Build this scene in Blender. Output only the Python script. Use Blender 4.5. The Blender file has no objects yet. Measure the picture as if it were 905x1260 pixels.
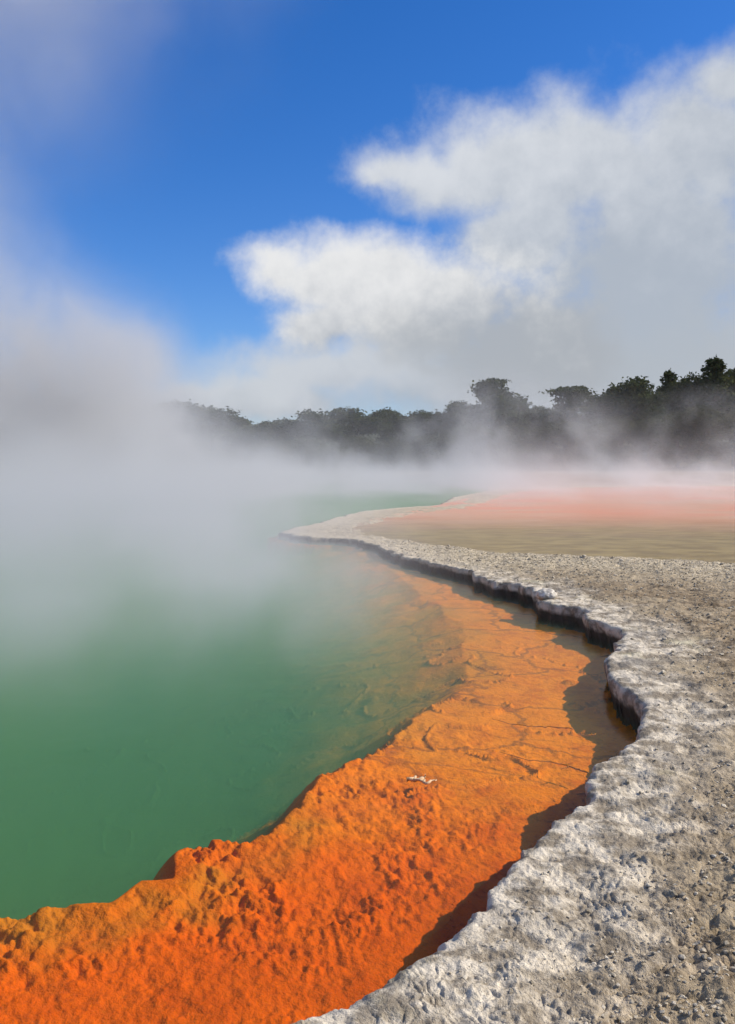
import bpy, math, random
import numpy as np
from mathutils import Vector
R = math.radians
random.seed(11)
rng = np.random.default_rng(11)
sc = bpy.context.scene
COL = sc.collection

# ------------------------------------------------------------------ camera
H, F, CX, CY, HZ = 1.80, 1091.0, 452.5, 630.0, 560.0     # eye height above the water; photo frame 905 x 1260
PITCH = math.atan((CY - HZ) / F)
FW = np.array([0, math.cos(PITCH), -math.sin(PITCH)])
UP = np.array([0, math.sin(PITCH), math.cos(PITCH)])


def ray(px, py):
    return FW + np.array([(px - CX) / F, 0, 0]) + UP * ((CY - py) / F)


def at(px, py, z=0.0):
    d = ray(px, py)
    t = (z - H) / d[2]
    return (d[0] * t, d[1] * t)


def at_depth(px, py, y):
    d = ray(px, py)
    return (d[0] * y / d[1], y, H + d[2] * y / d[1])


cam_d = bpy.data.cameras.new('camera')
cam = bpy.data.objects.new('camera', cam_d)
COL.objects.link(cam)
cam.location = (0, 0, H)
cam.rotation_euler = (math.pi / 2 - PITCH, 0, 0)
cam_d.sensor_fit = 'VERTICAL'
cam_d.sensor_height = 36
cam_d.lens = 36 * F / 1260
cam_d.clip_start = 0.05
cam_d.clip_end = 5000
sc.camera = cam

# ------------------------------------------------------------------ numpy noise


def _hash(ix, iy, s):
    h = (ix.astype(np.int64) * 374761393 + iy.astype(np.int64) * 668265263 + s * 974711) & 0xFFFFFFFF
    h = ((h ^ (h >> 13)) * 1274126177) & 0xFFFFFFFF
    h = ((h ^ (h >> 16)) * 2246822519) & 0xFFFFFFFF
    return (h ^ (h >> 15)) & 0xFFFFFF


def perlin(x, y, s=0):
    ix, iy = np.floor(x), np.floor(y)
    fx, fy = x - ix, y - iy
    u, v = fx * fx * fx * (fx * (fx * 6 - 15) + 10), fy * fy * fy * (fy * (fy * 6 - 15) + 10)

    def g(ax, ay):
        a = _hash(ix + ax, iy + ay, s) * (2 * math.pi / 0xFFFFFF)
        return np.cos(a) * (fx - ax) + np.sin(a) * (fy - ay)
    a = g(0, 0) * (1 - u) + g(1, 0) * u
    b = g(0, 1) * (1 - u) + g(1, 1) * u
    return (a * (1 - v) + b * v) * 1.5


def fbm(x, y, sc_, n=4, s=0, gain=0.5):
    o, a, f = 0, 1.0, sc_
    for i in range(n):
        o = o + a * perlin(x * f, y * f, s + i * 17)
        a *= gain
        f *= 2.03
    return o


def worley(x, y, s=0):
    ix, iy = np.floor(x), np.floor(y)
    d1 = np.full(x.shape, 9.0)
    d2 = np.full(x.shape, 9.0)
    for ax in (-1, 0, 1):
        for ay in (-1, 0, 1):
            jx = _hash(ix + ax, iy + ay, s) / 0xFFFFFF
            jy = _hash(ix + ax, iy + ay, s + 91) / 0xFFFFFF
            d = (ix + ax + jx - x) ** 2 + (iy + ay + jy - y) ** 2
            d2 = np.minimum(d2, np.maximum(d, d1))
            d1 = np.minimum(d1, d)
    return np.sqrt(d1), np.sqrt(d2)


def sstep(a, b, x):
    t = np.clip((x - a) / (b - a), 0, 1)
    return t * t * (3 - 2 * t)


def seg_dist(x, y, P, closed=True):
    n = len(P)
    best = np.full(x.shape, 1e9)
    for i in range(n if closed else n - 1):
        (ax, ay), (bx, by) = P[i], P[(i + 1) % n]
        dx, dy = bx - ax, by - ay
        t = np.clip(((x - ax) * dx + (y - ay) * dy) / (dx * dx + dy * dy + 1e-12), 0, 1)
        best = np.minimum(best, (x - ax - t * dx) ** 2 + (y - ay - t * dy) ** 2)
    return np.sqrt(best)


def inside(x, y, P):
    r = np.zeros(x.shape, bool)
    n = len(P)
    for i in range(n):
        (ax, ay), (bx, by) = P[i], P[(i + 1) % n]
        c = (ay > y) != (by > y)
        r ^= c & (x < (bx - ax) * (y - ay) / (by - ay + 1e-15) + ax)
    return r


def sdist(x, y, P):                         # negative inside
    d = seg_dist(x, y, P)
    return np.where(inside(x, y, P), -d, d)


# ------------------------------------------------------------------ outlines of the place
LIPH = lambda py: 0.17 if py > 760 else 0.09 + 0.08 * max(0, (py - 650)) / 110
lip_px = [(440, 1229), (470, 1205), (500, 1181), (540, 1151), (575, 1126), (597, 1108), (604, 1088), (622, 1063), (650, 1037),
          (680, 1010), (706, 992), (722, 976), (717, 957), (728, 940), (755, 926), (776, 912), (790, 892), (786, 868),
          (770, 848), (752, 832), (747, 812), (765, 792), (764, 776), (745, 766), (723, 759), (718, 749), (692, 746),
          (667, 743), (661, 731), (640, 722), (613, 718), (585, 709), (575, 702), (545, 697), (520, 690), (482, 680),
          (460, 669), (435, 662), (400, 660), (368, 658), (342, 653), (362, 647), (395, 641), (408, 636), (430, 631),
          (450, 627), (490, 623), (540, 620)]
LIP = [at(px, py, LIPH(py)) for px, py in lip_px]
MAIN = LIP + [(3.6, 37), (6, 44), (7, 52), (4, 60), (-3, 63.5), (-12, 64.5), (-25, 62), (-38, 50), (-44, 30), (-40, 10),
              (-28, -1), (-15, -2.2), (-8, -0.6), (-3.2, 0.9), (-1.2, 1.75), (-0.42, 2.35)]
tp_px = [(905, 697), (860, 693), (800, 690), (740, 688), (690, 686), (640, 684), (600, 680), (560, 675), (520, 669),
         (488, 664), (462, 661), (447, 656), (452, 646), (475, 639), (520, 631), (575, 625), (590, 620)]
TERR_POOL = [at(px, py, 0.075) for px, py in tp_px] + [(6.5, 40), (9, 46), (18, 50), (30, 47), (40, 38), (40, 24), (28, 17), (14, 14.6)]
shelf_px = [(-60, 1150), (30, 1142), (60, 1134), (100, 1128), (132, 1122), (158, 1104), (172, 1096), (212, 1093), (228, 1062), (262, 1048),
            (300, 1050), (330, 1034), (368, 1000), (393, 962), (440, 944), (485, 918), (515, 880), (550, 858), (582, 832),
            (578, 795), (565, 765), (540, 745), (512, 725), (490, 707), (468, 692), (450, 680), (425, 668)]
SHELF_EDGE = [at(px, py, -0.06) for px, py in shelf_px]
LIPN = [p for p, q in zip(LIP, lip_px) if q[1] >= 659][:40]
SHELF = SHELF_EDGE + LIPN[::-1] + [(-0.42, 2.3), (-1.2, 1.7), (-3.2, 0.85), (-8, -0.65), (-8, 1.5)]


def hill(x, y):
    up = sstep(67, 120, y + 2.5 * perlin(x * .05, y * .05, 3))
    right = 2.6 + 4.6 * sstep(-25, 45, x)
    return up * (right + 1.0 * fbm(x, y, .045, 3, 8)) + 9 * sstep(125, 330, y)


def terrain(x, y):
    """height and wear fields of the ground, the pool bed and the terraces"""
    r = np.hypot(x, y)
    wob = 0.045 * fbm(x, y, 2.1, 3, 40) * np.clip(r / 6, .5, 2.2) + .018 * perlin(x * 9, y * 9, 5) + .05 * perlin(x * 3.3, y * 3.3, 25) * sstep(5, 9, r) * (1 - sstep(17, 24, r)) + .011 * fbm(x, y, 22, 2, 6)
    sd = sdist(x, y, MAIN) + wob                       # > 0 on land
    sp = sdist(x, y, TERR_POOL) + 0.16 * fbm(x, y, 1.1, 4, 70) * np.clip(r / 14, .4, 1.8)
    ss = seg_dist(x, y, SHELF_EDGE, False)
    ss = np.where(inside(x, y, SHELF) | (sd > -.25), -ss, ss) + 0.07 * fbm(x, y, 1.7, 3, 55) * np.clip(r / 7, .6, 2)
    dep = np.clip((y - 11) / 9, 0, 1)
    lipz = 0.17 - 0.115 * dep
    # land
    nod = 1 - worley(x * 2.7 + .35 * perlin(x * 2, y * 2, 1), y * 2.7, 21)[0]
    fine = fbm(x, y, 7, 5, 12, .56)
    crust = worley(x * 11 + .6 * perlin(x * 5, y * 5, 2), y * 11, 33)[0]
    near = 1 - sstep(14, 40, r)
    rimw = np.exp(-np.clip(sd, 0, 9) / .45)
    undul = 0.018 * fbm(x, y, .8, 3, 31) + 0.020 * fine * (1 - .5 * rimw) + .011 * rimw * (.5 - crust) + .02 * (nod - .6) * rimw
    ripple = .012 * np.sin(sd * 17 + 3.4 * fbm(x, y, 1.2, 3, 88)) * rimw * sstep(.04, .3, sd)   # sinter growth ridges along the rim
    land = lipz + near * (undul + ripple) + .012 * sstep(.1, 1.2, sd) + .5 * sstep(.5, 4, sd) * sstep(50, 66, y) + hill(x, y)
    t6 = 5.5 * fbm(x, y, 1.5, 5, 210, .55) + 6 * np.clip(sd, 0, 1.2)
    fr6 = t6 - np.floor(t6)
    ledge = np.floor(t6) + sstep(.80, 1.0, fr6) - t6
    land = land + .009 * ledge * near * sstep(0, .12, sd)
    ck = np.abs(fbm(x, y * 2.0, 1.15, 4, 333, .55))
    land = land - .022 * np.exp(-(ck / .022) ** 2) * near * sstep(.35, .9, sd)
    lipround = -0.020 * (1 - sstep(0, .06, sd)) ** 2
    land = land + lipround
    # the terrace pool, a shallow dish inside the land
    dish = 0.012 + .01 * fbm(x, y, .6, 3, 90)
    bowl = sstep(-.5, .18, sp)
    land = np.where(y < 53, dish * (1 - bowl) + np.maximum(land, .055) * bowl, land)
    # main pool bed
    lump = worley(x * 1.9 + .5 * perlin(x * 1.6, y * 1.6, 9), y * 1.9 + .5 * perlin(x * 1.6, y * 1.6, 10), 61)[0]
    knob = worley(x * 10 + .5 * perlin(x * 6, y * 6, 9), y * 10, 62)[0]
    knob2 = worley(x * 24, y * 24 + .4 * perlin(x * 9, y * 9, 9), 63)[0]
    edge = np.exp(-np.clip(-ss, 0, 9) / .38)                                    # strongest at the shelf's outer edge
    nearb = 1 - sstep(4.0, 6.8, r)
    patch = .35 + .9 * sstep(-.35, .45, fbm(x, y, 1.5, 3, 301))
    rough = nearb * (.45 + .55 * edge) * sstep(.15, .5, -sd) * patch
    bed = -.090 + .06 * edge * nearb + .02 * edge
    bed = bed - .055 * np.exp(-np.clip(-sd, 0, 9) / .45) * (1 - sstep(3.6, 5.6, r)) * sstep(0, -.6, ss)
    bed = bed + rough * (.075 * (.55 - lump) * (.25 + edge) + .030 * (.5 - knob) + .030 * (.5 - knob2) + .026 * fbm(x, y, 12, 4, 66, .6))
    bed = bed + .010 * fbm(x, y, 2.6, 4, 77) * (1 - .5 * rough) + .012 * fbm(x, y, 9, 3, 79) * edge * nearb
    bed = np.minimum(bed, -.006)
    crack = np.abs(perlin(x * 1.15 + .35 * perlin(x * 3, y * 3, 4), y * 1.5, 6))
    bed = bed + .03 * np.exp(-(crack / .018) ** 2) * sstep(4.2, 5.4, r) * (1 - sstep(8, 10, r))
    drop = np.clip(ss, 0, 50)
    soft_ = sstep(4.6, 8.5, r)
    bed = bed - (.75 - .50 * soft_) * drop - .12 * (1 - soft_) * sstep(0, .3, drop)
    bed = np.maximum(bed, -2.6 + .2 * perlin(x * .5, y * .5, 15))
    w = sstep(-.055, .005, sd)
    z = bed * (1 - w) + land * w
    return z, sd, sp, ss


def new_obj(name, me, mat=None, parent=None, loc=None):
    o = bpy.data.objects.new(name, me)
    COL.objects.link(o)
    if mat is not None and me is not None and not me.materials:
        me.materials.append(mat)
    if parent:
        o.parent = parent
    if loc is not None:
        o.location = loc
    return o


def mesh_np(name, co, faces, smooth=True, mats=None):
    """co (n,3); faces (m,k)"""
    me = bpy.data.meshes.new(name)
    k = faces.shape[1]
    me.vertices.add(len(co))
    me.vertices.foreach_set('co', co.astype(np.float32).ravel())
    me.loops.add(faces.size)
    me.loops.foreach_set('vertex_index', faces.astype(np.int32).ravel())
    me.polygons.add(len(faces))
    me.polygons.foreach_set('loop_start', np.arange(0, faces.size, k, dtype=np.int32))
    me.polygons.foreach_set('loop_total', np.full(len(faces), k, np.int32))
    me.polygons.foreach_set('use_smooth', np.full(len(faces), smooth))
    me.update(calc_edges=True)
    return me


def tag(o, label=None, cat=None, group=None, kind=None):
    for k, v in (('label', label), ('category', cat), ('group', group), ('kind', kind)):
        if v:
            o[k] = v
    return o


# ------------------------------------------------------------------ node helpers
class G:
    """small expression builder over a node tree"""

    def __init__(s, tree):
        s.t = tree
        s.n = tree.nodes
        s.l = tree.links

    def put(s, sock, v):
        if hasattr(v, 'links') or isinstance(v, bpy.types.NodeSocket):
            s.l.new(v, sock)
        elif isinstance(v, (tuple, list)) and sock.type == 'RGBA':
            sock.default_value = (*v, 1) if len(v) == 3 else v
        else:
            sock.default_value = v

    def m(s, op, a, b=0.0, c=0.0, clamp=False):
        n = s.n.new('ShaderNodeMath')
        n.operation = op
        n.use_clamp = clamp
        for i, v in enumerate((a, b, c)):
            s.put(n.inputs[i], v)
        return n.outputs[0]

    def add(s, a, b): return s.m('ADD', a, b)
    def sub(s, a, b): return s.m('SUBTRACT', a, b)
    def mul(s, a, b): return s.m('MULTIPLY', a, b)
    def div(s, a, b): return s.m('DIVIDE', a, b)
    def mx(s, a, b): return s.m('MAXIMUM', a, b)
    def mn(s, a, b): return s.m('MINIMUM', a, b)

    def ss(s, a, b, x, lo=0.0, hi=1.0):
        n = s.n.new('ShaderNodeMapRange')
        n.interpolation_type = 'SMOOTHSTEP'
        for i, v in enumerate((x, a, b, lo, hi)):
            s.put(n.inputs[i], v)
        return n.outputs[0]

    def lin(s, a, b, x, lo=0.0, hi=1.0):
        n = s.n.new('ShaderNodeMapRange')
        for i, v in enumerate((x, a, b, lo, hi)):
            s.put(n.inputs[i], v)
        return n.outputs[0]

    def mix(s, f, a, b, mode='MIX'):
        n = s.n.new('ShaderNodeMix')
        n.data_type = 'RGBA'
        n.blend_type = mode
        s.put(n.inputs[0], f)
        s.put(n.inputs[6], a)
        s.put(n.inputs[7], b)
        return n.outputs[2]

    def xyz(s, v):
        n = s.n.new('ShaderNodeSeparateXYZ')
        s.put(n.inputs[0], v)
        return n.outputs

    def vec(s, x, y, z):
        n = s.n.new('ShaderNodeCombineXYZ')
        for i, v in enumerate((x, y, z)):
            s.put(n.inputs[i], v)
        return n.outputs[0]

    def vm(s, op, a, b):
        n = s.n.new('ShaderNodeVectorMath')
        n.operation = op
        s.put(n.inputs[0], a)
        if op == 'SCALE':
            s.put(n.inputs['Scale'], b)
        else:
            s.put(n.inputs[1], b)
        return n.outputs[0]

    def noise(s, v, scale, detail=4.0, rough=0.5, dist=0.0, color=False, lac=2.0):
        n = s.n.new('ShaderNodeTexNoise')
        s.put(n.inputs['Vector'], v)
        for k, x in (('Scale', scale), ('Detail', detail), ('Roughness', rough), ('Distortion', dist), ('Lacunarity', lac)):
            s.put(n.inputs[k], x)
        return n.outputs['Color' if color else 'Fac']

    def voro(s, v, scale, feature='F1', rand=1.0):
        n = s.n.new('ShaderNodeTexVoronoi')
        n.feature = feature
        s.put(n.inputs['Vector'], v)
        s.put(n.inputs['Scale'], scale)
        s.put(n.inputs['Randomness'], rand)
        return n.outputs['Distance']

    def attr(s, name):
        n = s.n.new('ShaderNodeAttribute')
        n.attribute_name = name
        return n.outputs['Fac']

    def pos(s):
        return s.n.new('ShaderNodeNewGeometry').outputs['Position']

    def bump(s, h, strength, dist, normal=None):
        n = s.n.new('ShaderNodeBump')
        s.put(n.inputs['Height'], h)
        n.inputs['Strength'].default_value = strength
        n.inputs['Distance'].default_value = dist
        if normal is not None:
            s.l.new(normal, n.inputs['Normal'])
        return n.outputs[0]


def material(name):
    m = bpy.data.materials.new(name)
    m.use_nodes = True
    m.node_tree.nodes.clear()
    g = G(m.node_tree)
    out = m.node_tree.nodes.new('ShaderNodeOutputMaterial')
    return m, g, out


def principled(g, out, col, rough=.8, spec=.3, normal=None):
    b = g.n.new('ShaderNodeBsdfPrincipled')
    g.put(b.inputs['Base Color'], col)
    g.put(b.inputs['Roughness'], rough)
    g.put(b.inputs['Specular IOR Level'], spec)
    if normal is not None:
        g.l.new(normal, b.inputs['Normal'])
    g.l.new(b.outputs[0], out.inputs['Surface'])
    return b


# ------------------------------------------------------------------ ground materials
def mat_terrace():
    m, g, out = material('sinter')
    p = g.pos()
    rim = g.attr('rim')
    inl = g.attr('tpool')
    big = g.noise(p, 1.6, 4, .6)
    mid = g.noise(p, 7, 5, .65)
    fin = g.noise(p, 38, 4, .7)
    grain = g.noise(p, 150, 3, .7)
    white = g.mix(g.ss(.38, .66, mid), (.27, .22, .155), (.78, .68, .52))
    white = g.mix(g.mul(g.ss(.50, .68, g.noise(p, 2.3, 4, .6)), .75), white, (.24, .215, .18))
    white = g.mix(g.mul(g.ss(.58, .72, g.noise(g.vm('ADD', p, (7, 3, 1)), 1.9, 3, .5)), .55), white, (.58, .53, .33))
    tan = g.mix(g.ss(.35, .68, mid), (.14, .095, .048), (.41, .30, .175))
    tan = g.mix(g.ss(.40, .72, big), tan, (.40, .315, .20))
    tan = g.mix(g.mul(g.ss(.50, .66, g.noise(g.vm('ADD', p, (2, 9, 4)), .75, 5, .6)), .6), tan, (.185, .135, .078))
    edge = g.add(rim, g.mul(g.sub(big, .5), 1.5))
    white = g.mix(g.mul(g.ss(.34, .04, rim), g.ss(.40, .62, mid, .0, .6)), white, (.74, .65, .51))
    col = g.mix(g.ss(.25, .95, edge), white, tan)
    # pale, broken crust along the terrace pool
    pale = g.mix(g.ss(.42, .58, fin), (.27, .21, .12), (.76, .65, .46))
    col = g.mix(g.mul(g.ss(4.2, .8, g.add(inl, g.mul(g.sub(big, .5), 2.2))), .9), col, pale)
    ckn = g.m('ABSOLUTE', g.sub(g.noise(g.vm('MULTIPLY', p, (1, 1.8, 1)), 1.7, 6, .6), .5))
    col = g.mix(g.mul(g.ss(.022, .004, ckn), g.mul(g.ss(.3, .9, rim), .7)), col, (.085, .062, .038))
    # grit: dark grains and pits, pale grains
    col = g.mix(g.mul(g.ss(.56, .68, fin), .55), col, g.mix(.5, col, (.10, .085, .062)))
    col = g.mix(g.mul(g.ss(.60, .70, grain), .45), col, (.16, .135, .10))
    col = g.mix(g.mul(g.ss(.42, .32, grain), .35), col, (.72, .68, .60))
    # wall at the waterline: algae and wet stain, plus painted shade under the lip
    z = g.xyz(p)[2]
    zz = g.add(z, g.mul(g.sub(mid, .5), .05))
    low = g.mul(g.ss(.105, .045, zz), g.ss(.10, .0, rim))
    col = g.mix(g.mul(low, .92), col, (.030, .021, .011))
    # far bank: bare ground, then scrub floor under the trees
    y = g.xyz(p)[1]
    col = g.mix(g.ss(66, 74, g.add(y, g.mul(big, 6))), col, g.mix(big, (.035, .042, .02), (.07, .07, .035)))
    nb = g.bump(grain, .55, .010)
    nb = g.bump(fin, .65, .028, nb)
    nb = g.bump(mid, .35, .05, nb)
    rough = g.mix(low, (.92,) * 3, (.6,) * 3)
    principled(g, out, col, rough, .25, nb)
    return m


def mat_bed():
    m, g, out = material('orange_mat')
    p = g.pos()
    ss_ = g.attr('shelf')
    big = g.noise(p, 1.1, 4, .6)
    mid = g.noise(p, 6, 5, .6)
    fin = g.noise(p, 30, 4, .65)
    x, y, z = g.xyz(p)
    near = (.66, .092, .0002)
    far = (.78, .205, .0005)
    org = g.mix(g.ss(3.3, 5.6, g.add(y, g.mul(g.sub(big, .5), 2.0))), near, far)
    org = g.mix(g.mul(g.ss(.40, .70, mid), .5), org, (.42, .046, .0005))
    org = g.mix(g.mul(g.ss(.55, .72, fin), .55), org, (.30, .045, .003))
    # ochre algae on the crest of the outer edge
    org = g.mix(g.mul(g.ss(-.55, -.02, g.add(ss_, g.mul(g.sub(mid, .5), .6))), g.ss(.36, .66, big, .15, .75)), org, (.42, .17, .012))
    # thin dark cracks
    v = g.voro(g.vm('ADD', p, g.vm('SCALE', g.noise(p, 3.0, 3, .6, color=True), .5)), .9, 'DISTANCE_TO_EDGE')
    cr = g.mul(g.ss(.030, .006, v), g.ss(4.4, 5.6, y))
    org = g.mix(g.mul(cr, .55), org, (.16, .045, .012))
    # pale mud of the deep pool
    col = g.mix(g.ss(.05, g.lin(4.5, 9, y, .7, 2.2), g.add(ss_, g.mul(g.sub(mid, .5), .5))), org, (.05, .11, .045))
    gr = g.noise(p, 85, 4, .7)
    col = g.mix(g.mul(g.ss(.56, .72, gr), .35), col, g.mix(.55, col, (.12, .022, .004)))
    col = g.mix(g.mul(g.ss(.44, .32, gr), .2), col, (.72, .22, .005))
    nb = g.bump(gr, .3, .010)
    nb = g.bump(fin, .6, .025, nb)
    nb = g.bump(mid, .3, .04, nb)
    principled(g, out, col, .9, 0.0, nb)
    return m


def mat_dish():
    m, g, out = material('ochre_silt')
    p = g.pos()
    x, y, z = g.xyz(p)
    big = g.noise(g.vm('MULTIPLY', p, (.5, 1, 1)), .5, 4, .6)
    mid = g.noise(p, 3.5, 4, .6)
    och = g.mix(g.ss(.35, .65, mid), (.30, .215, .085), (.40, .30, .135))
    och = g.mix(g.mul(g.ss(.55, .7, big), .6), och, (.22, .15, .055))
    pink = g.mix(g.ss(.35, .65, big), (.80, .23, .07), (.70, .34, .17))
    t = g.add(y, g.add(g.mul(g.sub(big, .5), 9), g.mul(x, .12)))
    col = g.mix(g.ss(21.5, 26.5, t), och, pink)
    principled(g, out, col, .8, .2, g.bump(mid, .3, .03))
    return m


# ------------------------------------------------------------------ the ground sheet (one grid, cut where the setting changes)
NC = 860
rows = []
r_ = 1.15
while r_ < 135:
    rows.append(r_)
    r_ += .00128 * r_ ** 1.5 + .0022
rr = np.array(rows)
th = np.linspace(R(-39), R(39), NC)
TT, RR = np.meshgrid(th, rr)
# wider fans close to the viewer keep the cells square enough
X, Y = (RR * np.sin(TT)).ravel(), (RR * np.cos(TT)).ravel()
Z, SD, SP, SS = terrain(X, Y)
nr = len(rr)
# the lip overhangs: pull the foot of the wall back under the crust
S2 = SD.reshape(nr, NC)
gr_ = np.gradient(S2, rr, axis=0)
gt_ = np.gradient(S2, th, axis=1) / RR
gl_ = np.hypot(gr_, gt_) + 1e-6
sh_ = (.085 * sstep(.0, -.05, S2) * (1 - sstep(-.09, -.34, S2)) * np.clip(1.2 - RR / 40, .3, 1))
NX = (gr_ * np.sin(TT) + gt_ * np.cos(TT)) / gl_
NY = (gr_ * np.cos(TT) - gt_ * np.sin(TT)) / gl_
X = X + (sh_ * NX).ravel()
Y = Y + (sh_ * NY).ravel()
idx = np.arange(nr * NC).reshape(nr, NC)
quads = np.stack([idx[:-1, :-1], idx[:-1, 1:], idx[1:, 1:], idx[1:, :-1]], -1).reshape(-1, 4)
quads = quads[:, ::-1]
qz, qsd, qsp = Z[quads].mean(1), SD[quads].mean(1), SP[quads].mean(1)
qy = Y[quads].mean(1)
bedmask = SD[quads].max(1) < -.045
dishmask = (~bedmask) & (qsp < -.02) & (qy < 53) & (qz < .058)
landmask = ~bedmask & ~dishmask
print('grid', nr, NC)
# deep bed far from the shelf needs no detail: thin it by dropping what is never lit through the water
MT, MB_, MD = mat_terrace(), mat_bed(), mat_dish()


def sub_mesh(name, mask, mat):
    q = quads[mask]
    u, inv = np.unique(q.ravel(), return_inverse=True)
    co = np.stack([X[u], Y[u], Z[u]], 1)
    me = mesh_np(name, co, inv.reshape(-1, 4))
    for an, arr in (('rim', SD), ('tpool', SP), ('shelf', SS)):
        a = me.attributes.new(an, 'FLOAT', 'POINT')
        a.data.foreach_set('value', arr[u].astype(np.float32))
    return new_obj(name, me, mat)


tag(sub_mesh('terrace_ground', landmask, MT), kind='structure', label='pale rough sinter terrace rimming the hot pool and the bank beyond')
tag(sub_mesh('pool_bed', bedmask, MB_), kind='structure', label='orange crusted shelf under the shallow water dropping into the green pool')
tag(sub_mesh('terrace_pool_bed', dishmask, MD), kind='structure', label='ochre and salmon silt under the shallow pool beyond the terrace')

# coarse ground out to the horizon, below and around the fine sheet
ga = np.linspace(R(39), R(321), 95)
gr = np.array([1.15, 2, 3, 4.5, 7, 10, 15, 22, 32, 45, 60, 75, 90, 110, 135])
A, B = np.meshgrid(ga, gr)
xs, ys = (B * np.sin(A)).ravel(), (B * np.cos(A)).ravel()
zs, sds, sps, sss = terrain(xs, ys)
i2 = np.arange(xs.size).reshape(len(gr), len(ga))
q1 = np.stack([i2[:-1, :-1], i2[:-1, 1:], i2[1:, 1:], i2[1:, :-1]], -1).reshape(-1, 4)
ga2 = np.linspace(0, 2 * math.pi, 120, endpoint=False)
gr2 = np.array([135, 170, 220, 300, 450, 800, 1600, 3000])
A2, B2 = np.meshgrid(ga2, gr2)
x2, y2 = (B2 * np.sin(A2)).ravel(), (B2 * np.cos(A2)).ravel()
z2 = terrain(x2, y2)[0]
i3 = np.arange(x2.size).reshape(len(gr2), len(ga2)) + xs.size
q2 = np.stack([i3[:-1], np.roll(i3[:-1], -1, 1), np.roll(i3[1:], -1, 1), i3[1:]], -1).reshape(-1, 4)
# a centre disc under the viewer
ci = len(xs) + len(x2)
ca = np.linspace(0, 2 * math.pi, 97)[:-1]
xc, yc = 1.15 * np.sin(ca), 1.15 * np.cos(ca)
cx3 = np.concatenate([[0], xc])
cy3 = np.concatenate([[0], yc])
cz3 = terrain(cx3, cy3)[0]
q3 = np.array([[ci, ci + 1 + k, ci + 1 + (k + 1) % 96, ci] for k in range(96)])
co = np.stack([np.concatenate([xs, x2, cx3]), np.concatenate([ys, y2, cy3]), np.concatenate([zs, z2, cz3])], 1)
me = bpy.data.meshes.new('ground')
me.from_pydata(co.tolist(), [], [list(dict.fromkeys(f))[::-1] for f in np.concatenate([q1, q2, q3]).tolist()])
for an, arr in (('rim', terrain(co[:, 0], co[:, 1])[1]), ('tpool', np.full(len(co), 9.)), ('shelf', np.full(len(co), 9.))):
    a = me.attributes.new(an, 'FLOAT', 'POINT')
    a.data.foreach_set('value', arr.astype(np.float32))
me.polygons.foreach_set('use_smooth', np.full(len(me.polygons), True))
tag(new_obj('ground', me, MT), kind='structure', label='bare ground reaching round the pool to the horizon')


# ------------------------------------------------------------------ water
def mat_water(name, vol, ripple):
    m, g, out = material(name)
    p = g.pos()
    x, y, z = g.xyz(p)
    h = g.noise(g.vm('MULTIPLY', p, (1, 1.6, 1)), 5.5, 3, .5)
    h2 = g.noise(g.vm('MULTIPLY', p, (.8, 1.4, 1)), 1.3, 2, .5)
    nb = g.bump(h, ripple, .02)
    nb = g.bump(h2, ripple, .06, nb)
    geo = g.n.new('ShaderNodeNewGeometry')
    dt = g.n.new('ShaderNodeVectorMath')
    dt.operation = 'DOT_PRODUCT'
    g.l.new(nb, dt.inputs[0])
    g.l.new(geo.outputs['Incoming'], dt.inputs[1])
    fr = g.add(.008, g.mul(.46, g.m('POWER', g.sub(1.0, g.m('ABSOLUTE', dt.outputs['Value'])), 5.0)))
    gl = g.n.new('ShaderNodeBsdfGlossy')
    gl.inputs['Roughness'].default_value = .15
    g.l.new(nb, gl.inputs['Normal'])
    tr = g.n.new('ShaderNodeBsdfTransparent')
    mx = g.n.new('ShaderNodeMixShader')
    g.put(mx.inputs[0], fr)
    g.l.new(tr.outputs[0], mx.inputs[1])
    g.l.new(gl.outputs[0], mx.inputs[2])
    g.l.new(mx.outputs[0], out.inputs['Surface'])
    if vol:
        v = g.n.new('ShaderNodeVolumePrincipled')
        v.inputs['Color'].default_value = (*vol[0], 1)
        v.inputs['Density'].default_value = vol[1]
        v.inputs['Absorption Color'].default_value = (*vol[2], 1)
        g.l.new(v.outputs[0], out.inputs['Volume'])
    return m


def box(name, lo, hi, mat):
    v = [(x, y, z) for x in (lo[0], hi[0]) for y in (lo[1], hi[1]) for z in (lo[2], hi[2])]
    f = [(0, 1, 3, 2), (4, 6, 7, 5), (0, 4, 5, 1), (2, 3, 7, 6), (0, 2, 6, 4), (1, 5, 7, 3)]
    me = bpy.data.meshes.new(name)
    me.from_pydata(v, [], f)
    return new_obj(name, me, mat)


w = box('pool_water', (-60, -12, -3.4), (30, 68, 0), mat_water('milky_green_water', ((.13, .27, .128), .75, (.16, .40, .18)), .07))
tag(w, kind='structure', label='still green hot spring water, milky and steaming')
me = bpy.data.meshes.new('terrace_pool_water')
tp_sheet = [(-.32, 19.7), (.1, 18.5), (.55, 17.9), (1.05, 17.1), (1.7, 16.0), (2.4, 15.2), (3.2, 14.4), (4, 12.9), (45, 12.5), (45, 52), (7.4, 52), (7.4, 46), (4.7, 38),
            (2.5, 31), (1.3, 27.6), (.25, 24.6), (-.2, 22.8), (-.36, 21.2)]
me.from_pydata([(x, y, .062) for x, y in tp_sheet], [], [tuple(range(len(tp_sheet)))])


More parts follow.
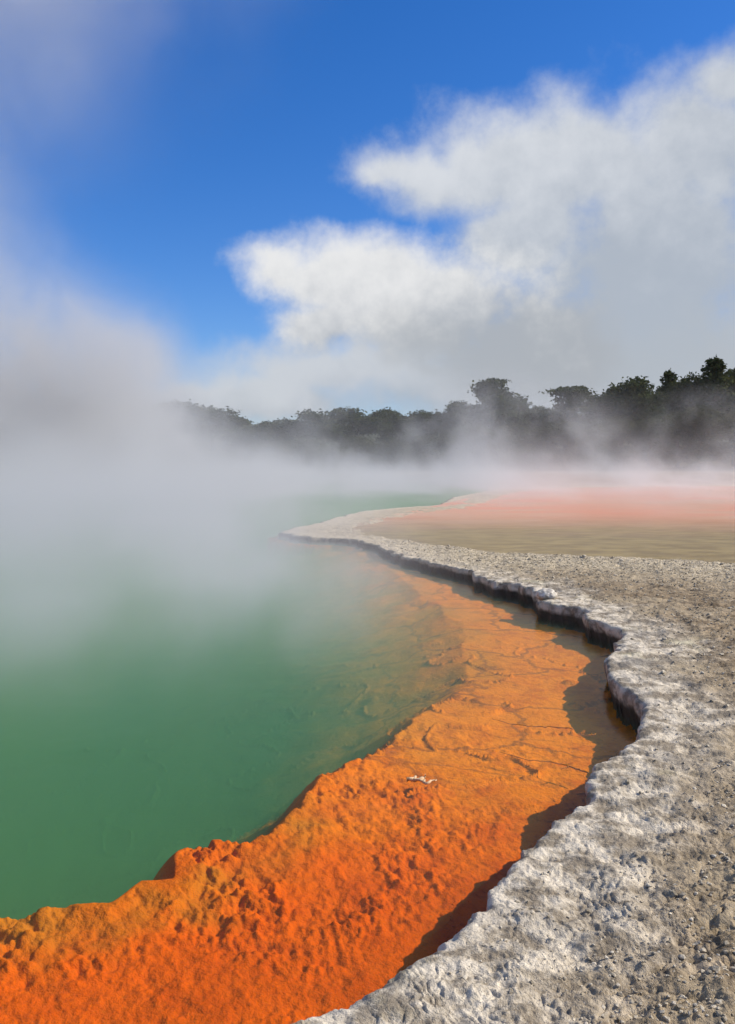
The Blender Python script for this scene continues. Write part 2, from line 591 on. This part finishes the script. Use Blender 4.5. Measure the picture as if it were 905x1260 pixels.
def mat_mud_water():
    m, g, out = material('turbid_ochre_water')
    p = g.pos()
    x, y, z = g.xyz(p)
    big = g.noise(g.vm('MULTIPLY', p, (.35, 1, 1)), .6, 4, .6)
    mid = g.noise(g.vm('MULTIPLY', p, (.5, 1, 1)), 3.0, 4, .6)
    och = g.mix(g.ss(.35, .65, mid), (.20, .13, .032), (.32, .225, .07))
    och = g.mix(g.mul(g.ss(.5, .68, big), .7), och, (.19, .12, .04))
    pink = g.mix(g.ss(.35, .65, big), (.66, .22, .09), (.56, .30, .16))
    t = g.add(y, g.add(g.mul(g.sub(big, .5), 8), g.mul(x, .12)))
    col = g.mix(g.ss(19, 28, t), och, pink)
    principled(g, out, col, .3, .08, g.bump(mid, .4, .04))
    return m


tag(new_obj('terrace_pool_water', me, mat_mud_water()), kind='structure', label='shallow ochre and salmon pool lying on the terrace behind the pale rim')

# ------------------------------------------------------------------ steam
def mat_steam():
    m, g, out = material('steam')
    p = g.pos()
    x, y, z = g.xyz(p)
    wv = g.noise(g.vm('MULTIPLY', p, (1, 1, .8)), .11, 1.0, .5, color=True)
    q = g.vm('ADD', p, g.vm('SCALE', g.vm('SUBTRACT', wv, (.5, .5, .5)), 7.0))
    n = g.noise(g.vm('MULTIPLY', q, (1, .7, .75)), .27, 4.0, .58)
    nb_ = g.noise(g.vm('MULTIPLY', q, (1, .3, .8)), .23, 5.0, .58)
    nn = g.ss(.44, .60, nb_)
    soft = g.ss(.34, .66, n)

    q2 = g.vm('ADD', p, g.vm('SCALE', g.vm('SUBTRACT', wv, (.5, .5, .5)), 1.2))

    def blob(c, r, q=q):
        d = g.vm('DIVIDE', g.vm('SUBTRACT', q, c), r)
        l = g.n.new('ShaderNodeVectorMath')
        l.operation = 'LENGTH'
        g.l.new(d, l.inputs[0])
        return g.ss(1.0, .15, l.outputs['Value'])
    # mist lying on the main pool, thicker and taller with distance
    hz = g.lin(6, 60, y, .5, .62)
    layer = g.m('EXPONENT', g.mul(-1.0, g.div(z, hz)))
    west = g.ss(.5, -9, x)
    lay = g.mul(layer, g.mul(g.lin(4, 36, y, .06, .55), g.add(g.lin(14, 40, y, .03, .25), g.mul(.8, west))))
    # billows in front of the trees, above the far pools
    far = g.mul(g.ss(24, 46, y), g.mul(g.ss(66, 61, y), g.m('EXPONENT', g.mul(-1.0, g.div(z, g.lin(-14, 14, x, .55, .95))))))
    rise = g.mul(blob((10.5, 56, 2.2), (8.5, 6, 5.4)), .17)                        # billows climbing in front of the trees
    rise = g.add(rise, g.mul(blob((22, 57, 1.8), (9, 6, 5.0)), .17))
    rise = g.add(rise, g.mul(blob((1.0, 57, .6), (6.0, 6, 4.0)), .15))
    rise = g.add(rise, g.mul(blob((-7.5, 58, .6), (4.0, 6, 4.0)), .24))
    # tall plumes drifting over the left of the pool
    pl = g.mul(blob((-22, 42, 3), (15.5, 17, 12)), .40)
    pl = g.add(pl, g.mul(blob((-17, 27, 8), (10.5, 10, 17)), .095))
    pl = g.add(pl, g.mul(blob((-11.8, 17, 11.5), (8.2, 8, 10)), .24))
    pl = g.add(pl, g.mul(blob((-16.5, 52, 3), (8.0, 9, 9.0)), .75))
    pl = g.add(pl, g.mul(blob((-8.0, 22, 14.5), (8, 6, 6.5)), .07))
    d = g.add(g.mul(lay, g.add(.2, soft)), g.add(g.mul(far, g.mul(nn, .32)), g.mul(rise, nn)))
    d = g.add(d, g.mul(pl, g.add(.05, g.mul(1.1, g.add(g.mul(.45, soft), g.mul(.75, nn))))))
    d = g.add(d, g.mul(blob((-13.8, 56, 2.5), (6.6, 8, 8.5), q2), g.mul(.42, g.add(.25, nn))))
    d = g.add(d, g.mul(blob((1, 42, .2), (9, 9, 1.6), q2), g.mul(.30, g.add(.3, nn))))
    d = g.add(d, g.mul(blob((-2, 58, 2.2), (30, 6, 7), q2), g.mul(.045, g.add(.45, nn))))
    low = g.mul(blob((-4.0, 13, .2), (5.8, 6.5, 1.9), q2), .34)                    # wisps lifting off the nearer water
    low = g.add(low, g.mul(blob((-5.5, 20, .4), (7.5, 7, 2.8), q2), .34))
    low = g.add(low, g.mul(blob((-1.6, 9.8, .1), (3.3, 4.6, 1.4), q2), .36))
    nl = g.noise(g.vm('MULTIPLY', q, (1, .4, .5)), .62, 4.0, .55)
    low = g.add(low, g.mul(blob((-2.5, 6.8, .1), (2.4, 2.7, 1.1), q2), .17))
    d = g.add(d, g.mul(low, g.add(.22, g.mul(g.ss(.36, .70, nl), .9))))
    v = g.n.new('ShaderNodeVolumePrincipled')
    v.inputs['Color'].default_value = (.84, .838, .838, 1)
    v.inputs['Anisotropy'].default_value = .15
    g.put(v.inputs['Density'], d)
    g.l.new(v.outputs[0], out.inputs['Volume'])
    return m


st = box('steam', (-46, 5, .1), (40, 66, 24), mat_steam())
tag(st, kind='stuff', label='white steam drifting off the hot pool')

# ------------------------------------------------------------------ loose grit, stones and twigs
def mat_stone(name, c1, c2, sc_=25):
    m, g, out = material(name)
    p = g.pos()
    n = g.noise(p, sc_, 4, .6)
    v = g.noise(p, 7.3, 1, .5)
    col = g.mix(g.ss(.35, .65, n), c1, c2)
    col = g.mix(g.ss(.58, .66, v), col, g.mix(.5, col, (.10, .085, .06)))
    principled(g, out, col, .9, .2, g.bump(n, .6, .01))
    return m


ICO_V = []
ph = (1 + 5 ** .5) / 2
for a_ in (-1, 1):
    for b_ in (-ph, ph):
        ICO_V += [(0, a_, b_), (a_, b_, 0), (b_, 0, a_)]
ICO_V = np.array(ICO_V) / math.sqrt(1 + ph * ph)
from itertools import combinations
ICO_F = []
el_ = min(np.linalg.norm(ICO_V[i] - ICO_V[j]) for i, j in combinations(range(12), 2)) * 1.01
for i, j, k in combinations(range(12), 3):
    if max(np.linalg.norm(ICO_V[i] - ICO_V[j]), np.linalg.norm(ICO_V[j] - ICO_V[k]), np.linalg.norm(ICO_V[i] - ICO_V[k])) < el_:
        nrm = np.cross(ICO_V[j] - ICO_V[i], ICO_V[k] - ICO_V[i])
        ICO_F.append((i, j, k) if nrm.dot(ICO_V[i]) > 0 else (i, k, j))
ICO_F = np.array(ICO_F)
NG = 60000
rad_ = 2.2 + 17 * rng.random(NG) ** 1.15
ang = rng.uniform(R(-12), R(38), NG)
gx, gy = rad_ * np.sin(ang), rad_ * np.cos(ang)
gz, gsd, gsp, gss = terrain(gx, gy)
keep = (gy < 17.5) & (gsd > .12) & (gsp > .02) & (rng.random(NG) < np.clip(.15 + .6 * sstep(.25, .9, gsd) + .5 * (gsp < 3.5), 0, 1)) & (fbm(gx, gy, 1.3, 3, 123) > -.35)
gx, gy, gz = gx[keep], gy[keep], gz[keep]
n_ = len(gx)
size = np.exp(rng.normal(-5.25, .42, n_)) * (.75 + .055 * np.hypot(gx, gy))
jit = 1 + .28 * rng.normal(size=(n_, 12, 1))
V3 = ICO_V[None] * jit * size[:, None, None] * np.array([1, 1, .65])
ca_ = rng.uniform(0, 6.28, n_)[:, None]
vx = V3[..., 0] * np.cos(ca_) - V3[..., 1] * np.sin(ca_)
vy = V3[..., 0] * np.sin(ca_) + V3[..., 1] * np.cos(ca_)
co = np.stack([vx + gx[:, None], vy + gy[:, None], V3[..., 2] + (gz + size * .25)[:, None]], -1).reshape(-1, 3)
fc = (ICO_F[None] + (np.arange(n_) * 12)[:, None, None]).reshape(-1, 3)
tag(new_obj('gravel', mesh_np('gravel', co, fc, False), mat_stone('grit', (.30, .245, .165), (.62, .545, .42), 40)), kind='stuff',
    label='crumbs of pale and brown sinter strewn over the terrace')


def stone(name, px, py, r3, label, mat, seed, sink=.3, cat='stone'):
    """a lumpy stone, r3 = half sizes"""
    x, y = at(px, py, .17 if py > 760 else .14)
    z = float(terrain(np.array([x]), np.array([y]))[0][0])
    import bmesh
    bm = bmesh.new()
    bmesh.ops.create_icosphere(bm, subdivisions=4, radius=1)
    for v in bm.verts:
        c = v.co
        f = 1 + .22 * float(perlin(np.array([c.x * 1.3 + seed]), np.array([c.y * 1.3 + c.z * 1.7]), seed)[0]) + \
            .09 * float(perlin(np.array([c.x * 4 + c.z * 3]), np.array([c.y * 4 - c.z * 2]), seed + 5)[0])
        v.co = Vector((c.x * r3[0], c.y * r3[1], c.z * r3[2])) * f
    me_ = bpy.data.meshes.new(name)
    bm.to_mesh(me_)
    bm.free()
    me_.polygons.foreach_set('use_smooth', np.full(len(me_.polygons), True))
    o = new_obj(name, me_, mat, loc=(x, y, z + r3[2] * (1 - 2 * sink)))
    o.rotation_euler = (0, 0, seed * .7)
    return tag(o, label, cat)


PALE = mat_stone('pale_sinter_stone', (.42, .37, .30), (.72, .66, .55), 18)
stone('sinter_lump', 672, 739, (.13, .11, .07), 'rounded pale sinter lump sitting on the rim edge above the dark undercut', PALE, 3, .25, 'sinter lump')

def mat_twig():
    m, g, out = material('crusted_twig')
    n = g.noise(g.pos(), 60, 3, .6)
    principled(g, out, g.mix(n, (.45, .20, .06), (.75, .62, .42)), .8, .2, g.bump(n, .5, .004))
    return m


TWIG = mat_twig()
TWIG2 = TWIG.copy()
TWIG2.name = 'orange_stained_twig'
for nd in TWIG2.node_tree.nodes:
    if nd.type == 'MIX':
        nd.inputs[6].default_value = (.25, .075, .010, 1)
        nd.inputs[7].default_value = (.62, .26, .05, 1)


def tube(pts, rad, k=7):
    """vertices and faces of a tapered tube along pts"""
    V, Fc = [], []
    for i, (p, r) in enumerate(zip(pts, rad)):
        d = np.array(pts[min(i + 1, len(pts) - 1)]) - np.array(pts[max(i - 1, 0)])
        d = d / (np.linalg.norm(d) + 1e-9)
        a = np.cross(d, (0, 1, 0) if abs(d[1]) < .9 else (1, 0, 0))
        a /= np.linalg.norm(a)
        b = np.cross(d, a)
        for j in range(k):
            t = 2 * math.pi * j / k
            V.append(tuple(np.array(p) + r * (a * math.cos(t) + b * math.sin(t))))
    for i in range(len(pts) - 1):
        for j in range(k):
            Fc.append((i * k + j, i * k + (j + 1) % k, (i + 1) * k + (j + 1) % k, (i + 1) * k + j))
    Fc.append(tuple(range(k))[::-1])
    Fc.append(tuple((len(pts) - 1) * k + j for j in range(k)))
    return V, Fc


def twig(pxs, label, rad, mat, seed, name='twig'):
    V, Fc = [], []
    r_g = np.random.default_rng(seed)
    for line in pxs:
        W = [at(px, py, 0) for px, py in line]
        pts = []
        for i in range(len(W) - 1):
            for t in np.linspace(0, 1, 7, endpoint=(i == len(W) - 2)):
                q = (W[i][0] * (1 - t) + W[i + 1][0] * t + r_g.normal() * rad * .5, W[i][1] * (1 - t) + W[i + 1][1] * t + r_g.normal() * rad * .8)
                pts.append((q[0], q[1], -.006 + rad * .5 + r_g.normal() * rad * .35))
        rd = [max(.25, 1 - .7 * i / len(pts)) * rad * r_g.uniform(.7, 1.25) for i in range(len(pts))]
        v_, f_ = tube(pts, rd, 6)
        o_ = len(V)
        V += v_
        Fc += [tuple(i + o_ for i in q) for q in f_]
    me_ = bpy.data.meshes.new(name)
    me_.from_pydata(V, [], Fc)
    me_.polygons.foreach_set('use_smooth', np.full(len(me_.polygons), True))
    return tag(new_obj(name, me_, mat), label, 'twig')


twig([[(502, 960), (512, 958), (526, 963), (537, 959)], [(516, 960), (524, 955)]], 'short crusted white twig lying in the water on the orange shelf', .013, TWIG, 1)
twig([[(705, 896), (680, 894), (650, 893), (628, 890), (606, 884)]], 'long thin stained twig reaching left across the orange shelf, upper of two', .0055, TWIG2, 2)
twig([[(722, 949), (700, 942), (684, 938), (650, 934), (615, 925)], [(700, 942), (690, 946)]], 'long thin stained twig from the rim corner across the orange shelf, lower of two', .0055, TWIG2, 3)
twig([[(733, 903), (722, 904), (714, 903)]], 'short orange stained twig by the shadow line, right of the upper long twig', .0055, TWIG2, 4)

# ------------------------------------------------------------------ trees and scrub on the far bank
def mat_leaf(name, c1, c2, c3):
    m, g, out = material(name)
    p = g.n.new('ShaderNodeTexCoord').outputs['Object']
    a = g.noise(p, .9, 3, .6)
    b = g.noise(p, 5.0, 2, .6)
    col = g.mix(g.ss(.35, .65, a), c1, c2)
    col = g.mix(g.mul(g.ss(.52, .7, b), .7), col, c3)
    d = g.n.new('ShaderNodeBsdfDiffuse')
    t = g.n.new('ShaderNodeBsdfTranslucent')
    g.put(d.inputs['Color'], col)
    g.put(t.inputs['Color'], col)
    mx = g.n.new('ShaderNodeMixShader')
    mx.inputs[0].default_value = .22
    g.l.new(d.outputs[0], mx.inputs[1])
    g.l.new(t.outputs[0], mx.inputs[2])
    g.l.new(mx.outputs[0], out.inputs['Surface'])
    return m


def mat_bark():
    m, g, out = material('bark')
    p = g.n.new('ShaderNodeTexCoord').outputs['Object']
    n = g.noise(g.vm('MULTIPLY', p, (6, 6, 1.2)), 2, 4, .6)
    principled(g, out, g.mix(n, (.05, .04, .03), (.16, .135, .11)), .9, .2, g.bump(n, .6, .05))
    return m


LEAF = mat_leaf('dark_evergreen_leaves', (.034, .050, .019), (.068, .082, .030), (.13, .125, .045))
LEAF2 = mat_leaf('olive_scrub_leaves', (.045, .055, .024), (.075, .080, .032), (.11, .10, .045))
BARK = mat_bark()


def tree_meshes(kind, seed, n_leaf):
    """a tree 8 m tall: (trunk mesh, crown mesh)"""
    g_ = np.random.default_rng(seed)
    lobes = []                                      # centre, radii
    if kind == 'round':
        lobes.append(((0, 0, 5.2), (2.1, 2.1, 1.7)))
        for i in range(13):
            a = g_.uniform(0, 6.28)
            h = g_.uniform(2.6, 6.9)
            rr_ = (2.9 - .33 * abs(h - 4.2)) * g_.uniform(.55, 1.0)
            s = g_.uniform(.7, 1.35)
            lobes.append(((rr_ * math.cos(a), rr_ * math.sin(a), h), (s * 1.15, s * 1.15, s * .8)))
        lobes.append(((g_.uniform(-.6, .6), 0, 7.1), (1.1, 1.1, .8)))
    elif kind == 'layered':
        for i in range(15):
            a = g_.uniform(0, 6.28)
            h = 3.6 + 3.9 * (i / 14) + g_.uniform(-.2, .2)
            rr_ = (3.0 - .55 * (h - 3.6)) * g_.uniform(.3, 1.0)
            s = g_.uniform(.8, 1.5)
            lobes.append(((rr_ * math.cos(a), rr_ * math.sin(a), h), (s * 1.25, s * 1.25, s * .26)))
        lobes.append(((.3, 0, 7.7), (1.3, 1.2, .25)))
        lobes.append(((0, 0, 4.3), (1.6, 1.6, .8)))
    elif kind == 'spire':
        for i in range(26):
            h = 1.6 + 6.1 * (i / 25)
            a = i * 2.4 + g_.uniform(-.4, .4)
            rr_ = (7.9 - h) * .34 * g_.uniform(.45, 1.0)
            s = .42 + .12 * (7.9 - h) * g_.uniform(.7, 1.2)
            lobes.append(((rr_ * math.cos(a), rr_ * math.sin(a), h), (s, s, s * .75)))
        lobes.append(((0, 0, 7.6), (.25, .25, .5)))
    else:                                           # scrub: leaves down to the ground
        for i in range(14):
            a = g_.uniform(0, 6.28)
            h = g_.uniform(.8, 6.8)
            rr_ = (3.4 - .32 * h) * g_.uniform(.3, 1.0)
            s = g_.uniform(.9, 1.5)
            lobes.append(((rr_ * math.cos(a), rr_ * math.sin(a), h), (s * 1.2, s * 1.2, s * .95)))
    P = []
    vol = np.array([(r[0] * r[1] + 2 * r[0] * r[2]) for _, r in lobes])
    cnt = (vol / vol.sum() * n_leaf).astype(int) + 6
    for (c, r), n in zip(lobes, cnt):
        d = g_.normal(size=(n, 3))
        d /= np.linalg.norm(d, axis=1)[:, None]
        sh = g_.uniform(.35, 1.0, (n, 1)) ** .5
        bump = 1 + .28 * np.sin(d[:, :1] * 5 + seed) * np.cos(d[:, 1:2] * 6 + c[2]) + .16 * g_.normal(size=(n, 1))
        P.append(np.array(c) + d * np.array(r) * sh * bump)
    P = np.concatenate(P)
    n = len(P)
    u = g_.normal(size=(n, 3))
    u /= np.linalg.norm(u, axis=1)[:, None]
    v = np.cross(u, g_.normal(size=(n, 3)))
    v /= np.linalg.norm(v, axis=1)[:, None]
    su = g_.uniform(.09, .22, (n, 1))
    sv_ = su * g_.uniform(.45, .9, (n, 1))
    co = np.stack([P - u * su, P - v * sv_ * .6 + u * su * .1, P + u * su, P + v * sv_], 1).reshape(-1, 3)
    fc = np.arange(n * 4).reshape(-1, 4)
    crown = mesh_np('crown', co, fc, False)
    V, Fc = [], []

    def addt(pts, rad):
        v_, f_ = tube(pts, rad)
        o = len(V)
        V.extend(v_)
        Fc.extend([tuple(i + o for i in q) for q in f_])
    lean = g_.uniform(-.4, .4)
    spine = [(0, 0, -.5), (lean * .2, .05, 1.2), (lean * .5, -.05, 2.8), (lean * .6, 0, 4.6), (lean * .3, 0, 6.4)]
    addt(spine, (.30, .24, .19, .13, .05))
    for c, r in lobes[1::2]:
        z0 = max(.5, min(c[2] - 1.2, 4.8)) * .8
        f = np.interp(z0, [q[2] for q in spine], [q[0] for q in spine])
        mid_ = ((f + c[0]) * .45, c[1] * .45, z0 + (c[2] - z0) * .6)
        addt([(f, 0, z0), mid_, (c[0] * .92, c[1] * .92, c[2])], (.10, .07, .025))
    tr = bpy.data.meshes.new('trunk')
    tr.from_pydata(V, [], Fc)
    tr.polygons.foreach_set('use_smooth', np.full(len(tr.polygons), True))
    return tr, crown


PROTO = {}
for kd, seeds, n in (('round', (1, 2, 3), 9000), ('layered', (5, 6), 5200), ('spire', (8,), 7000), ('scrub', (9, 10), 7000)):
    for sd0 in seeds:
        t_, c_ = tree_meshes(kd, sd0, n)
        t_.materials.append(BARK)
        c_.materials.append(LEAF2 if kd == 'scrub' else LEAF)
        PROTO.setdefault(kd, []).append((t_, c_))


def plant(name, kind, px, ytop, depth, wpx, label, group, var=0, rot=None):
    x, y, ztop = at_depth(px, ytop, depth)
    gz = float(terrain(np.array([x]), np.array([y]))[0][0])
    t_, c_ = PROTO[kind][var % len(PROTO[kind])]
    root = bpy.data.objects.new(name, None)
    COL.objects.link(root)
    hh = (ztop - gz) / 8.0
    ww = wpx * 1.22 * depth / F / 7.2
    root.location = (x, y, gz - .05)
    root.scale = (ww, ww, hh)
    root.rotation_euler = (0, 0, random.uniform(0, 6.28) if rot is None else rot)
    tag(root, label, 'tree' if name != 'shrub' else 'shrub', group)
    new_obj('trunk' if name != 'shrub' else 'stem', t_, None, root)
    new_obj('crown' if name != 'shrub' else 'foliage', c_, None, root)
    return root


TG = 'trees along the far bank'
trees = [
    # kind, px, top, depth, width px, label
    ('round', 208, 492, 92, 100, 'ghostly rounded tree almost lost in thick steam left of the treeline'),
    ('round', 262, 500, 96, 80, 'pale veiled tree in steam, left of the dark treeline end'),
    ('round', 305, 524, 84, 76, 'low rounded dark tree at the left end of the treeline'),
    ('round', 345, 514, 82, 70, 'second dark rounded tree from the left end of the clear treeline'),
    ('round', 383, 503, 80, 66, 'dark dome shaped tree with a small top knob beside a flat run of crowns'),
    ('round', 432, 500, 82, 84, 'broad flat topped dark tree left of the middle of the treeline'),
    ('round', 478, 502, 86, 66, 'evenly rounded tree between two broader crowns, left of the middle'),
    ('round', 522, 504, 88, 72, 'lower dark tree in the dip before the treeline rises rightward'),
    ('round', 568, 492, 84, 62, 'rounded tree where the treeline begins its rise, left of the feathery layered one'),
    ('layered', 606, 465, 78, 82, 'tallest feathery tree with flat layered tiers in the middle of the treeline'),
    ('round', 634, 484, 84, 62, 'dark tree just right of the feathery layered tree'),
    ('round', 664, 498, 88, 54, 'small dark tree in the gap between the two layered crowns'),
    ('layered', 705, 474, 80, 84, 'wide flat umbrella crowned tree right of the gap in the treeline'),
    ('round', 752, 476, 86, 56, 'dark narrow tree tucked behind the umbrella crown and the big dome'),
    ('round', 785, 463, 80, 92, 'large dark dome of a tree in the right part of the treeline'),
    ('spire', 824, 456, 84, 84, 'pointed dark tree with ragged spiky tip right of the large dome'),
    ('round', 848, 458, 82, 66, 'full dark crown between the two pointed trees at right'),
    ('spire', 880, 440, 80, 125, 'highest dark pointed tree at the right end of the treeline'),
    ('round', 915, 446, 82, 96, 'dark broad crown cut off by the right side of the picture'),
]
for i, (kd, px, yt, dp, wpx, lb) in enumerate(trees):
    plant('tree', kd, px, yt, dp, wpx, lb, TG, i)
for i, (px, yt, dp, wpx) in enumerate([(960, 440, 82, 100), (1020, 450, 80, 110), (1090, 445, 84, 110), (1160, 450, 86, 110)]):
    plant('tree', 'round', px, yt, dp, wpx, 'rounded dark tree on the far bank beyond the right end of the visible treeline', 'trees beyond the right end of the treeline', i)
scrub = [(300, 548, 72), (338, 542, 71), (372, 536, 73), (405, 545, 70), (440, 534, 74), (478, 540, 71), (515, 532, 74), (552, 530, 72), (590, 522, 73), (625, 518, 71),
         (660, 524, 73), (695, 514, 72), (730, 516, 70), (765, 508, 74), (800, 510, 71), (835, 502, 73), (870, 496, 71), (905, 500, 73)]
for i, (px, yt, dp) in enumerate(scrub):
    plant('shrub', 'scrub', px, yt, dp, 62, 'olive scrub bush veiled by steam at the foot of the dark treeline', 'scrub at the foot of the trees', i)

# ------------------------------------------------------------------ world, sun
SUN_EL, SUN_AZ = 36.0, 82.0        # azimuth clockwise from the view direction
world = bpy.data.worlds.new('World')
sc.world = world
world.use_nodes = True
wt = world.node_tree
wt.nodes.clear()
g = G(wt)
wo = wt.nodes.new('ShaderNodeOutputWorld')
bg = wt.nodes.new('ShaderNodeBackground')
sky = wt.nodes.new('ShaderNodeTexSky')
sky.sky_type = 'NISHITA'
sky.sun_disc = False
sky.sun_elevation = R(SUN_EL)
sky.sun_rotation = R(SUN_AZ)
sky.air_density = 1.0
sky.dust_density = .3
sky.ozone_density = 2.0
SKY_STR = .11
tc = wt.nodes.new('ShaderNodeTexCoord')
D = tc.outputs['Generated']
dx, dy, dz = g.xyz(D)
az = g.m('ARCTAN2', dx, dy)
el = g.m('ARCSINE', dz)


def px_dir(px, py):
    d = ray(px, py)
    d = d / np.linalg.norm(d)
    return math.atan2(d[0], d[1]), math.asin(d[2])


wn = g.noise(D, 5.0, 6, .58, color=True)
wx, wy, wz = g.xyz(wn)
n1 = g.noise(D, 7.0, 9, .57)
n2 = g.noise(g.vm('ADD', D, (3, 1, 2)), 3.2, 5, .55)
uu = g.add(az, g.mul(g.sub(wx, .5), .10))
vv = g.add(el, g.mul(g.sub(wz, .5), .09))


def puff(px, py, rx, ry):
    a, e = px_dir(px, py)
    qx = g.div(g.sub(uu, a), rx / F)
    qy = g.div(g.sub(vv, e), ry / F)
    return g.sub(1.0, g.m('SQRT', g.add(g.mul(qx, qx), g.mul(qy, qy))))


mid_puffs = [(400, 340, 100, 62), (470, 355, 150, 85), (345, 335, 62, 50), (560, 385, 170, 85), (640, 420, 130, 90), (400, 395, 90, 40)]
up_puffs = [(480, 208, 80, 42), (520, 215, 105, 60), (600, 205, 150, 72), (720, 215, 180, 95), (850, 190, 150, 115), (885, 115, 70, 55), (800, 330, 200, 170),
            (460, 218, 50, 26), (640, 290, 120, 60), (760, 420, 260, 90), (1150, 300, 350, 260), (1250, 0, 260, 140)]
low_puffs = [(640, 475, 420, 60), (430, 455, 200, 62), (360, 490, 170, 40), (520, 430, 120, 50), (900, 470, 300, 90), (250, 500, 220, 30)]
n3 = g.noise(D, 26.0, 5, .6)


def union(ps):
    acc = None
    for q in ps:
        e = puff(*q)
        acc = e if acc is None else g.m('SMOOTH_MAX', acc, e, .22)
    return acc


wisp = g.add(g.mul(g.sub(n1, .5), 1.5), g.mul(g.sub(n3, .5), .42))
mid_f = g.add(union(mid_puffs), wisp)
up_f = g.add(union(up_puffs), wisp)
low_f = g.add(union(low_puffs), wisp)
other = g.mul(g.sub(g.add(n2, g.mul(g.sub(n1, .5), .5)), .50), 2.2)          # broken cloud over the unseen rest of the sky, thickened for white fill light
side = g.ss(.62, 1.0, g.m('ABSOLUTE', az))
oth_f = g.add(other, g.lin(0, 1, side, -1.2, .2))
low_f = g.mx(low_f, oth_f)


def layer_col(f, tops, base, y0, y1, swing):
    """cloud colour: bright crowns, darker bases, broken by its own billows"""
    ea, eb = px_dir(450, y0)[1], px_dir(450, y1)[1]
    t = g.add(g.lin(eb, ea, g.add(vv, g.mul(g.sub(n1, .5), .16)), 0, 1), g.add(g.mul(g.sub(n3, .5), .7), g.mul(g.sub(n2, .5), 1.5)))
    t = g.add(t, g.mul(g.lin(R(-10), R(22), az, .5, -.5), swing))
    return g.mix(g.ss(0, 1, t), base, tops)


skycol = g.vm('SCALE', sky.outputs[0], SKY_STR)
hs = wt.nodes.new('ShaderNodeHueSaturation')
hs.inputs['Saturation'].default_value = 1.2
g.put(hs.inputs['Color'], g.mix(1.0, skycol, (.66, .76, 1.06), 'MULTIPLY'))
final = hs.outputs[0]
final = g.mix(g.mul(g.ss(-.05, .75, low_f), .93), final, layer_col(low_f, (.50, .52, .545), (.34, .37, .41), 430, 520, .3))
final = g.mix(g.mul(g.ss(-.12, .70, up_f), .95), final, layer_col(up_f, (.58, .60, .625), (.36, .395, .44), 130, 440, .45))
final = g.mix(g.mul(g.ss(-.08, .60, mid_f), .97), final, layer_col(mid_f, (.68, .68, .675), (.34, .365, .40), 290, 440, .5))
g.put(bg.inputs['Color'], final)
bg.inputs['Strength'].default_value = 1.0
wt.links.new(bg.outputs[0], wo.inputs['Surface'])
world.cycles.sampling_method = 'MANUAL'
world.cycles.sample_map_resolution = 512

sd_ = bpy.data.lights.new('sun', 'SUN')
sd_.energy = 4.6
sd_.angle = R(.5)
sd_.color = (1, .93, .82)
sun = bpy.data.objects.new('sun', sd_)
COL.objects.link(sun)
sv = Vector((math.sin(R(SUN_AZ)) * math.cos(R(SUN_EL)), math.cos(R(SUN_AZ)) * math.cos(R(SUN_EL)), math.sin(R(SUN_EL))))
sun.rotation_euler = sv.to_track_quat('Z', 'Y').to_euler()
sun.location = (20, 10, 30)

# ------------------------------------------------------------------ render settings
sc.view_settings.view_transform = 'Standard'
sc.view_settings.look = 'None'
sc.view_settings.exposure = .3
sc.view_settings.gamma = 1
sc.render.engine = 'CYCLES'
cy = sc.cycles
cy.use_denoising = True
cy.denoiser = 'OPENIMAGEDENOISE'
cy.max_bounces = 6
cy.diffuse_bounces = 2
cy.glossy_bounces = 2
cy.transmission_bounces = 2
cy.transparent_max_bounces = 12
cy.volume_bounces = 1
cy.caustics_reflective = False
cy.caustics_refractive = False
cy.use_adaptive_sampling = True
cy.adaptive_threshold = .015
cy.volume_step_rate = 1.7
cy.volume_max_steps = 96
